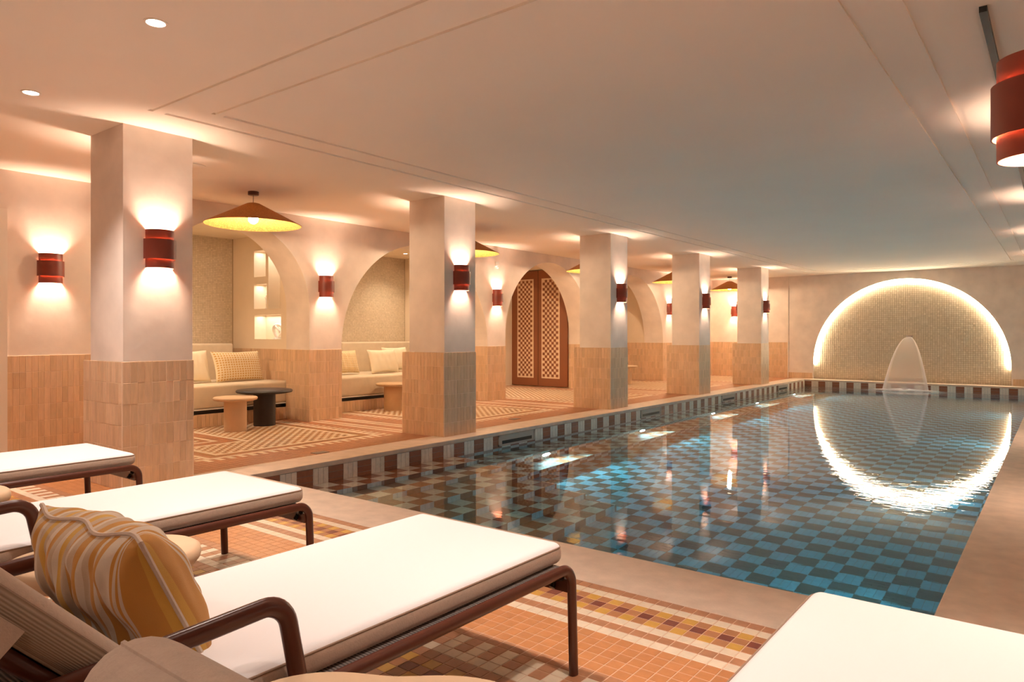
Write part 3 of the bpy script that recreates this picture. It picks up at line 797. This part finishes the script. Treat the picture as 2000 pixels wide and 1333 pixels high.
for k, y0 in enumerate([2.37]+[y-.05 for y in COLS_Y[1:]]):
    e = sconce(-.05, y0+.28, PI, ['large red ringed wall lamp cut by the right edge of the picture', 'second lamp on the right-hand pillars, out of frame', 'third lamp on the right-hand pillars, out of frame', 'fourth lamp on the right-hand pillars, out of frame', 'last lamp on the right-hand pillars, out of frame'][k], 'red wall lamps on the right-hand pillars', P_SCONCE*(1 if k == 0 else 1.8))

# woven cone pendants
_pd = {}
PEND = [(-7.27, 4.57), (-7.27, 8.2), (-7.27, 11.98), (-7.27, 15.7), (-7.33, 19.4)]
PL = ['nearest', 'second, half behind the second column', 'third, mostly behind the third column', 'fourth, half behind the fourth column', 'farthest, between the last two columns']
for k, (x, y) in enumerate(PEND):
    e = empty('pendant_lamp', (x, y, ZC), 'wide woven cone pendant lamp, '+PL[k], 'lamp', 'woven pendants over the lounge')
    if not _pd:
        q = MB(); q.lathe([(.055, -.04), (.06, -.035), (.06, 0)], (0, 0, 0), 24); _pd['canopy'] = q.build('canopy', M['frame'], e, True)
        q = MB(); q.tube([(0, 0, -.04), (0, 0, -.15)], .003, seg=6); _pd['cord'] = q.build('cord', M['black'], e)
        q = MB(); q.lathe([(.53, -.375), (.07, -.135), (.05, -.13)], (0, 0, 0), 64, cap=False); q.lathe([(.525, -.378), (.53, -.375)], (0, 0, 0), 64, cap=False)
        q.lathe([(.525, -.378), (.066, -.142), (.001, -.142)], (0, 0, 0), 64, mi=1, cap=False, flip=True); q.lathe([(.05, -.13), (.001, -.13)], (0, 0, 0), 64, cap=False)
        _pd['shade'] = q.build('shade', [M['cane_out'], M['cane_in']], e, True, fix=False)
        q = MB(); q.lathe([(.02, -.26), (.02, -.142)], (0, 0, 0), 16); _pd['socket'] = q.build('socket', M['frame'], e, True)
        q = MB(); q.lathe([(.055*math.sin(t)+.0005, -.31-.055*math.cos(t)) for t in [PI*i/10 for i in range(11)]], (0, 0, 0), 20, cap=False); _pd['bulb'] = q.build('bulb', M['bulb'], e, True)
    else:
        for o in _pd.values(): o2 = o.copy(); COL.objects.link(o2); o2.parent = e
    light('POINT', 'lamp_light', (0, 0, -.385), P_PEND, C_PEND, e, .05)

# recessed downlights
def downlight(x, y, z, label, group, power, col=C_DOWN, spot=1.32, r=.047, blend=1.0):
    e = empty('ceiling_light', (x, y, z), label, 'light', group)
    q = MB(); q.lathe([(r+.012, 0), (r+.012, -.004), (r, -.005), (r-.003, -.001)], (0, 0, 0), 24, cap=False); q.build('trim_ring', M['ceiling'], e, True)
    q = MB(); q.lathe([(.0005, -.002), (r, -.002)], (0, 0, 0), 24, cap=False, flip=True); q.build('lens', M['lens'], e, fix=False)
    light('SPOT', 'lamp_light', (0, 0, -.02), power, col, e, .04, spot=spot, blend=blend)
for k, x in enumerate((-5.47, -3.73, -1.99, -.25)):
    downlight(x, 1.78, ZC, ['round recessed ceiling light nearest the left wall', 'round recessed ceiling light left of the slot corner', 'recessed ceiling light above the large lounger, out of frame', 'recessed ceiling light above the right lounger, out of frame'][k], 'recessed lights over the loungers', P_DOWN, spot=1.75 if k < 2 else 1.32)
for k, x in enumerate((-4.6, -2.6, -.4)):  # unseen fill spots, added to brighten the backs of the cushions
    downlight(x, -1.0, ZC, ['left', 'middle', 'right'][k]+' added fill downlight behind the loungers, out of frame', 'recessed lights over the loungers', P_DOWN*.32, spot=2.2)
downlight(-7.2, 1.2, ZC, 'recessed ceiling light near the pale door, out of frame', 'recessed lights over the loungers', P_DOWN*.5)
for k, (x, y) in enumerate(((-9.6, 4.5), (-9.2, 3.6), (-9.62, 9.18), (-9.3, 7.4), (-9.6, 11.2), (-9.6, 14.8), (-9.5, 19))):
    downlight(x, y, 2.71, ['recessed light over the first bench, hidden by the arch', 'second recessed light over the first bench', 'small recessed light in the second niche ceiling', 'second recessed light over the second bench', 'recessed light in the door passage', 'recessed light in the fourth niche', 'recessed light in the last niche'][k], 'recessed lights in the niches', P_NICHE*(2.2 if k == 4 else 1), C_NICHE, 2.2, .035)

# ------------------------------------------------------------------ LED half circle on the far wall
q = MB()
arc = [(FCX-(FR-.03)*math.cos(PI*(.0+1.0*k/96)), YF+.045, FZ+(FR-.03)*math.sin(PI*k/96)) for k in range(97)]
q.tube(arc, .018, .016, seg=8, up=(0, 1, 0))
tag(q.build('light_strip', M['led'], None, True), 'glowing half-circle light strip round the mosaic wall', 'light')
q = MB(); q.box((FCX-FR-.004, YF-.004, 0), (FCX-FR+.006, YF, .40)); struct(q.build('trim_6', M['steel']))

# ------------------------------------------------------------------ fountain
fo = empty('fountain', (-3.04, YF+RD-.01, 1.15), 'narrow wall spout with a fanning sheet of white water falling into the pool', 'fountain')
q = MB(); q.box((-.05, -.09, -.012), (.05, .0, .012)); q.box((-.075, -.015, -.04), (.075, 0, .04)); sp = q.build('spout', M['steel'], fo)
P = []; uv = []
nT, nS = 22, 20
for a in range(nT+1):
    t = a/nT; tt = t*.53
    row = []
    for b in range(nS+1):
        s_ = -1+2*b/nS
        hw = .012+.50*t; yy = -.09-.58*t-.07*(1-s_*s_)*t; zz = .0-4.75*tt*tt
        row.append((s_*hw, yy, zz)); uv.append((abs(s_), t))
    P.append(row)
q = MB(); q.grid(P); q.uv = uv; q.build('water_sheet', M['sheet'], fo, True, fix=False)
P = []; uv = []
for a in range(9):
    r_ = a/8; row = []
    for b in range(40):
        th = 2*PI*b/40; hz_ = .05*(1-r_)*(1+.3*math.sin(5*th))
        row.append(((.58+.45*r_)*r_**.4*math.cos(th) if a else 0, -.68+(.16+.30*r_)*r_**.4*math.sin(th) if a else -.68, ZW-1.15+.006+hz_)); uv.append((r_, 0))
    P.append(row)
q = MB(); q.grid(P, closed_v=True); q.uv = uv; q.build('foam', M['foam'], fo, True, fix=False)

# ------------------------------------------------------------------ pool fittings
for k, (y, lb) in enumerate(((7.17, 'nearest'), (10.9, 'second'), (14.43, 'third'), (18.08, 'farthest'))):
    e = empty('skimmer', (PX0, y, -.11), f'{lb} steel skimmer slot in the left pool wall', 'skimmer', 'skimmers in the left pool wall')
    L = .38
    q = MB(); q.box((-.002, -L, -.07), (.012, L, -.052)); q.box((-.002, -L, .046), (.012, L, .064)); q.box((-.002, -L, -.07), (.012, -L+.03, .064)); q.box((-.002, L-.03, -.07), (.012, L, .064))
    q.build('skimmer_frame', M['skim'], e)
    q = MB(); q.box((-.001, -L+.03, -.052), (.009, L-.03, .046)); q.build('flap', M['skim'], e)
    q = MB(); q.box((.001, -L+.07, -.045), (.0105, L-.07, -.004)); q.build('opening', M['black'], e)
for k, (y, lb) in enumerate(((7.31, 'nearest'), (9.9, 'second'), (12.72, 'third'), (15.14, 'fourth'), (17.79, 'farthest'))):
    e = empty('pool_light', (LEDGE[0][1], y, -.80), f'{lb} underwater light along the left pool wall', 'light', 'underwater lights along the left wall', 0)
    q = MB(); P = [[(x_, r*math.cos(2*PI*j/24), r*math.sin(2*PI*j/24)) for j in range(24)] for r, x_ in ((.105, 0), (.105, .012), (.085, .014))]
    q.grid(P, closed_v=True); q.build('bezel', M['steel'], e, True)
    q = MB(); P = [[(x_, r*math.cos(2*PI*j/24), r*math.sin(2*PI*j/24)) for j in range(24)] for r, x_ in ((.085, .013), (.05, .02), (.0005, .022))]
    q.grid(P, closed_v=True); q.build('lens', M['pool_lens'], e, True)
    light('SPOT', 'lamp_light', (.03, 0, 0), P_POOL, C_POOL, e, .06, (0, -PI/2+.45, 0), spot=2.3, blend=.6)
for y in (4.6, 8.3, 12.0, 16.0):  # weak unseen lamps added to light the basin from the right
    e = empty('pool_light', (PX1, y, -.80), ['nearest', 'second', 'third', 'farthest'][int((y-4)//3.8)]+' added underwater fill light in the right pool wall, below the coping', 'light', 'added underwater fill lights in the right wall', PI)
    q = MB(); P = [[(x_, r*math.cos(2*PI*j/24), r*math.sin(2*PI*j/24)) for j in range(24)] for r, x_ in ((.075, 0), (.075, .012), (.0005, .014))]
    q.grid(P, closed_v=True); q.build('lens', M['pool_lens'], e, True)
    light('SPOT', 'lamp_light', (.03, 0, 0), P_POOL*.16, C_POOL, e, .04, (0, -PI/2+.12, 0), spot=2.4, blend=.5)
for x, y in ((-5.96, 4.5), (-6.15, 8.0)):
    q = MB(); q.box((x-.05, y-.08, .0005), (x+.05, y+.08, .004)); tag(q.build('floor_plate', M['dot_grey']), f'small dark floor plate beside the coping, {"nearer" if y < 5 else "farther"} one', 'plate', 'floor plates beside the coping')
for k, (x, y) in enumerate(((-6.6, 3.51), (-6.75, 12.0), (-6.75, 15.5))):
    e = empty('ceiling_speaker', (x, y, ZC), ['round flush ceiling disc beside the nearest column top', 'round flush ceiling disc left of the fourth column', 'round flush ceiling disc left of the farthest column'][k], 'speaker', 'flush ceiling discs over the lounge')
    q = MB(); q.lathe([(.11, 0), (.11, -.006), (.095, -.010), (.001, -.011)], (0, 0, 0), 32, cap=False); q.build('grille', M['ceiling'], e, True)
e = empty('wall_sensor', (XW, 10.12, 2.50), 'small white sensor high on the wall above the lamp left of the double door', 'sensor')
rounded('sensor_body', (.06, .07, .10), .02, 3, M['ceramic'], e, (.03, 0, 0)); q = MB(); q.lathe([(.022, -.07), (.018, -.085), (.001, -.09)], (.04, 0, .01), 12, cap=False); q.build('sensor_eye', M['ceramic'], e, True)
q = MB(); q.box((-.322, 4.2, ZC-.03), (-.288, 12, ZC)); q.box((-.317, 4.21, ZC-.0305), (-.293, 12, ZC-.0301), mi=1)
tag(q.build('light_track', [M['black'], M['blackwood']]), 'black ceiling track running away behind the large red lamp', 'track')

# ------------------------------------------------------------------ benches, pillows, tables in the lounge
def bench(a, b, lab, yb0, joint):
    e = empty('bench', (-9.5, (a+b)/2, 0), lab, 'bench', 'benches in the niches'); yc = (a+b)/2
    q = MB(); q.box((-.83, a-yc, 0), (.722, b-yc, .165)); q.build('plinth', M['grout'], e)
    P = Pieces({'bejmat': M['bejmat']}); dado(P, (.7225, a-yc, 0), Y_, X_, b-a, 0, .165, .055, 1); P.finish(e, 'tile', 0, None, 'tile_face')
    q = MB(); q.box((-.83, a-yc, .165), (.66, b-yc, .222)); q.build('recess', M['black'], e)
    q = MB(); q.box((-.83, a-yc+.005, .222), (.732, b-yc-.005, .236)); q.build('ledge', M['white'], e)
    rounded('seat', (1.225, b-a-.02, .30), .035, 4, M['linen'], e, (.115, 0, .236+.151))
    ys = [a]+joint+[yb0]
    for y0, y1 in zip(ys[:-1], ys[1:]): rounded('backrest', (.34, y1-y0-.012, .62), .03, 4, M['linen'], e, (-.66, (y0+y1)/2-yc, .76))
bench(3.0, 6.15, 'low linen bench in the first niche, below the lit display recesses', 5.95, [4.3])
bench(6.58, 9.86, 'low linen bench in the second niche, behind the second column', 9.84, [8.0])
def pillow(name, w, h, t, m, loc, rot, label, cat, group=None, n=26, pinch=.07, wr=0, piping=None, seed=0):
    rnd = random.Random(seed); ph = [rnd.uniform(0, 6) for _ in range(6)]
    e = empty(name, loc, label, cat, group); e.rotation_euler = rot
    q = MB(); uv = []
    for side in (1, -1):
        P = []
        for i in range(n+1):
            u = -1+2*i/n; row = []
            for j in range(n+1):
                v = -1+2*j/n
                k = (max(0, 1-u**4)*max(0, 1-v**4))**.5*(1-.25*(u*u+v*v)/2)
                px = u*(1-pinch*(1-v*v)**1.0*abs(u)**2); pz = v*(1-pinch*(1-u*u)*abs(v)**2)
                cr = wr*(math.sin(14*u+3*v+ph[0])+.7*math.sin(23*u-5*v*v+ph[1])+.45*math.sin(41*u+4*v)+.4*math.sin(9*v+ph[2]))*k
                edge = wr*1.6*math.sin(7*u+ph[3])*(1-k)*v*v
                row.append((px*w/2, side*(t/2*k)+cr*side+edge, pz*h/2)); uv.append(((u+1)/2, (v+1)/2))
            P.append(row)
        q.grid(P, flip=side < 0)
    q.uv = uv; q.build('cover', m, e, True)
    if piping:
        q = MB(); pts = []
        for k in range(4):
            for i in range(n):
                a = -1+2*i/n; u, v = [(a, -1), (1, a), (-a, 1), (-1, -a)][k]
                px = u*(1-pinch*(1-v*v)*u*u); pz = v*(1-pinch*(1-u*u)*v*v)
                pts.append((px*w/2, wr*1.6*math.sin(7*u+ph[3])*v*v, pz*h/2))
        q.tube(pts, .006, seg=6, closed=True, up=(0, 1, 0)); q.build('piping', piping, e, True)
    return e
G1 = 'pillows on the lounge benches'
lean = -.30
def bp(x, y, z, w, h, t, m, lab, rz, seed, tilt=lean, wr=.003): return pillow('pillow', w, h, t, m, (x, y, z), (tilt, 0, rz), lab, 'pillow', G1, seed=seed, wr=wr)
bp(-9.33, 5.62, .75, .80, .45, .17, M['checks'], 'yellow and cream checked pillow on the first bench', PI/2+.10, 1)
bp(-9.38, 4.98, .765, .46, .46, .15, M['linen_cream'], 'plain cream pillow beside the checked one on the first bench', PI/2, 2)
bp(-9.40, 7.60, .75, .50, .40, .16, M['checks'], 'checked pillow at the left end of the second bench', PI/2-.05, 3)
bp(-9.30, 8.35, .745, .66, .42, .17, M['linen_cream'], 'plain cream pillow in front on the second bench', PI/2+.05, 4)
bp(-9.52, 8.85, .765, .60, .44, .16, M['linen_cream'], 'cream pillow overlapping behind, next to the second column', PI/2, 5)
def side_table(x, y, r, h, br, m, lab, sx=1.0, grp='round tables in the lounge', edge=.045):
    e = empty('side_table', (x, y, 0), lab, 'table', grp)
    q = MB(); q.lathe([(.001, h-edge), (r*.86, h-edge), (r*.97, h-edge*.8), (r, h-edge*.45), (r*.985, h-.006), (r*.95, h), (.001, h)], (0, 0, 0), 48, cap=False)
    q.v = [(a*sx, b, z) for a, b, z in q.v]; q.build('table_top', m, e, True)
    q = MB(); q.lathe([(.001, 0), (br, 0), (br, h-edge), (.001, h-edge)], (0, 0, 0), 40, cap=False); q.build('pedestal', m, e, True)
    return e
side_table(-8.16, 4.88, .265, .425, .135, M['wood_beige'], 'small round beige pedestal table in front of the black one')
side_table(-8.36, 5.42, .36, .475, .14, M['blackwood'], 'round black pedestal table behind the beige one')
side_table(-8.42, 7.80, .30, .43, .17, M['oak'], 'pale oak pedestal table half hidden by the second column')
side_table(-8.40, 15.35, .30, .45, .15, M['wood_beige'], 'pale pedestal table in the fourth arch, behind the third column')
e = empty('bowl', (-8.42, 15.40, .45), 'small dark bowl on the far pale table', 'bowl')
q = MB(); q.lathe([(.03, 0), (.05, .02), (.065, .06), (.06, .062), (.045, .025), (.001, .012)], (0, 0, 0), 24, cap=False); q.build('bowl_body', M['dot_grey'], e, True)
# white objects in the lit recesses
e = empty('sculpture', (-9.28, 6.25, 1.136), 'white looped ceramic sculpture in the lowest lit recess', 'sculpture')
q = MB(); q.tube([(.10*math.cos(t), .02*math.sin(2*t), .115+.10*math.sin(t)) for t in [2*PI*i/36 for i in range(36)]], .026, seg=12, closed=True, up=(0, 1, 0)); q.build('ring', M['ceramic'], e, True)
q = MB(); q.lathe([(.08, 0), (.07, .02), (.02, .03)], (0, 0, 0), 24); q.build('foot', M['ceramic'], e, True)
q = MB(); q.tube([(-.08, -.01, .16), (-.02, -.03, .19), (.04, 0, .12), (.02, .02, .05)], .02, seg=10); q.build('loop', M['ceramic'], e, True)
for (x, z, h, lb) in ((-9.55, 1.595, .26, 'white branching coral piece in the middle lit recess'), (-9.54, 2.082, .22, 'white branching coral piece in the top lit recess')):
    e = empty('coral', (x, 6.25, z), lb, 'ornament'); q = MB(); rnd = random.Random(int(z*100))
    q.lathe([(.04, 0), (.035, .015)], (0, 0, 0), 16)
    for k in range(7):
        a = rnd.uniform(0, 6.28); q.tube([(0, 0, .01), (.02*math.cos(a), .02*math.sin(a), h*.4), (.05*math.cos(a+.5), .04*math.sin(a+.5), h*rnd.uniform(.7, 1))], .008, seg=6)
    q.build('branches', M['ceramic'], e, True)

# ------------------------------------------------------------------ sun loungers
HW = .385
def build_lounger():
    """origin on the floor under the foot end; the body runs towards -y"""
    parts = []
    def add(o, sub=()): parts.append((o, list(sub))); return o
    for s in (-1, 1):
        q = MB(); path = fillet([(s*HW, .035, .0), (s*HW, .02, .383), (s*HW, -2.02, .383)], .06, 8)
        q.tube(path, .0195, .015, seg=14, up=(1, 0, 0)); add(q.build('side_rail', M['frame'], None, True))
        q = MB(); q.tube([(s*HW, -1.72, .375), (s*HW, -1.74, 0)], .015, .02, seg=12, up=(1, 0, 0)); add(q.build('leg', M['frame'], None, True))
        q = MB(); arm = fillet([(s*(HW+.002), -1.10, .38), (s*(HW+.002), -1.145, .613), (s*(HW+.002), -1.70, .585), (s*(HW+.002), -1.72, .38)], .065, 8)
        q.tube(arm, .022, .015, seg=14, up=(1, 0, 0)); add(q.build('armrest', M['frame'], None, True))
    q = MB(); q.box((-HW, -.005, .30), (HW, .022, .345)); cb = add(q.build('crossbar', M['frame'], None))
    for s in (-1, 1):
        q = MB(); q.tube([(s*(HW-.055), -.02, .31), (s*(HW-.055), .0, .335), (s*(HW-.02), -.01, .35)], .011, seg=8); b_ = q.build('bracket', M['black'], None, True); parts[-1][1].append(b_)
    q = MB(); q.box((-HW+.012, -2.0, .380), (HW-.012, -.01, .388)); add(q.build('sling', M['sling'], None))
    for s in (-1, 1):
        q = MB(); q.tube([(s*(HW-.05), -.03, .372), (s*(HW-.05), -1.98, .372)], .012, seg=8); add(q.build('inner_rail', M['black'], None, True))
    cu = rounded('cushion', (HW*2-.06, 1.36, .074), .03, 5, M['cushion'], None, (0, -.655, .428), plan=.035, side=M['cushion_side'], side_z=.022); add(cu)
    def piping(x0, x1, y0, y1, z, m, r=.035):
        path = []
        for cx, cy, a0 in ((x1-r, y1-r, 0), (x0+r, y1-r, PI/2), (x0+r, y0+r, PI), (x1-r, y0+r, 1.5*PI)):
            for k in range(6): a = a0+PI/2*k/5; path.append((cx+r*math.cos(a), cy+r*math.sin(a), z))
        q = MB(); q.tube(path, .0028, seg=6, closed=True); return q.build('piping', m, None, True)
    pp_ = piping(-HW+.033, HW-.033, -1.33, .021, .4515, M['piping']); pp_.parent = cu; pp_.location = -Vector((0, -.655, .428)); parts[-1][1].append(pp_)
    # raised back: frame, sling, cushion with ribbed underside, strap
    ANG = math.radians(46)
    hy, hz_ = -1.375, .365
    def back(o, sub=()):
        o.rotation_euler = (-ANG, 0, 0); o.location = (0, hy, hz_); add(o, sub); return o
    q = MB()
    q.tube(fillet([(-HW+.04, 0, 0), (-HW+.04, -.66, 0), (HW-.04, -.66, 0), (HW-.04, 0, 0)], .05), .011, .016, seg=10); back(q.build('back_frame', M['frame'], None, True))
    q = MB(); q.box((-HW+.045, -.65, -.004), (HW-.045, -.02, .003)); back(q.build('back_sling', M['sling'], None))
    bm = bmesh.new(); bmesh.ops.create_cube(bm, size=1)
    for v in bm.verts: v.co = Vector((v.co.x*(HW*2-.01), v.co.y*.79, v.co.z*.085))
    bmesh.ops.bevel(bm, geom=[e for e in bm.edges if abs((e.verts[0].co-e.verts[1].co).z) > 1e-5], offset=.07, segments=6, profile=.5, affect='EDGES')
    bmesh.ops.bevel(bm, geom=[e for e in bm.edges if e.calc_face_angle(0) > .6], offset=.0415, segments=6, profile=.5, affect='EDGES')
    bmesh.ops.translate(bm, verts=bm.verts, vec=(0, -.415, .060))
    me = bpy.data.meshes.new('back_cushion'); bm.to_mesh(me); bm.free(); me.materials.append(M['cushion_side']); me.materials.append(M['ribbed'])
    for p in me.polygons:
        p.use_smooth = True
        p.material_index = 1 if (p.center.z < .084 and abs(p.normal.x) > .5) else 0
    o = bpy.data.objects.new('back_cushion', me); COL.objects.link(o)
    pq = piping(-HW+.0125, HW-.0125, -.8025, -.0275, .084, M['cushion_side'], .063); pq.parent = o
    back(o, [pq])
    q = MB(); q.box((-HW+.01, -.52, -.014), (HW-.01, -.44, -.009)); back(q.build('strap', M['cushion_side'], None))
    for s in (-1, 1):
        q = MB(); q.box((min(s*(HW-.014), s*(HW-.001)), -.515, -.012), (max(s*(HW-.014), s*(HW-.001)), -.43, .046)); back(q.build('strap', M['cushion_side'], None))
    q = MB(); q.tube([(0, -.45, -.01), (0, -.62, -.33)], .012, seg=8)
    prop = q.build('back_prop', M['black'], None, True); prop.location = (0, hy-.0, hz_); prop.rotation_euler = (0, 0, 0); bpy.data.objects.remove(prop)
    return parts
lparts = build_lounger()
LNG = [(-1.745, 2.075, 'large white-topped lounger in the foreground, with a striped yellow pillow'),
       (-3.24, 2.07, 'white-topped brown lounger second from the front, ending beside the pool coping'),
       (-4.90, 2.03, 'white-topped brown lounger farthest back, beside the nearest column'),
       (-.215, 2.14, 'glaring white lounger mattress cut by the lower right corner')]
for k, (x, y, lb) in enumerate(LNG):
    e = empty('sun_lounger', (x, y, 0), lb, 'sun lounger', 'sun loungers in a row before the pool')
    for o, subs in lparts:
        if k == 0: o.parent = e; p = o
        else: p = o.copy(); COL.objects.link(p); p.parent = e
        if k == 3 and abs(o.rotation_euler.x) > .5: p.rotation_euler = (-math.radians(43), 0, 0)
        for s_ in subs:
            if k == 0:
                s_.parent = o
            else:
                t = s_.copy(); COL.objects.link(t); t.parent = p
pillow('pillow', .53, .36, .21, M['stripes'], (-1.83, .785, .592), (.45, 0, 0.04), 'yellow, ochre and cream striped pillow leaning on the foreground lounger', 'pillow', None, n=72, pinch=.06, wr=.0075, piping=M['cushion_side'], seed=11)
# pebble-shaped tables between the loungers
def pebble(x, y, rz, lab, z=.42, sc=1.0):
    e = empty('side_table', (x, y, 0), lab, 'table', 'pebble tables between the loungers', rz)
    def R_(a): return sc*(.27+.055*math.cos(2*a)+.03*math.cos(a+.6)+.012*math.sin(3*a))
    q = MB(); prof = [(0.001, -.075), (.80, -.075), (.93, -.064), (.99, -.04), (1.0, -.025), (.985, -.008), (.94, 0), (.001, 0)]
    q.grid([[(f*R_(2*PI*j/64)*math.cos(2*PI*j/64), f*R_(2*PI*j/64)*math.sin(2*PI*j/64), z+dz) for j in range(64)] for f, dz in prof], closed_v=True, flip=True)
    q.build('table_top', M['wood_beige'], e, True)
    q = MB(); q.lathe([(.001, 0), (.11, 0), (.10, z-.075), (.001, z-.075)], (0, 0, 0), 32, cap=False); q.build('pedestal', M['wood_beige'], e, True)
pebble(-.99, .85, .5, 'beige pebble-shaped table in the front, right of the large lounger', .5)
pebble(-2.43, .98, 1.1, 'beige pebble-shaped table behind the striped pillow', .5, .86)
pebble(-3.97, .95, .2, 'edge of a beige pebble-shaped table at the left border', .5, .9)
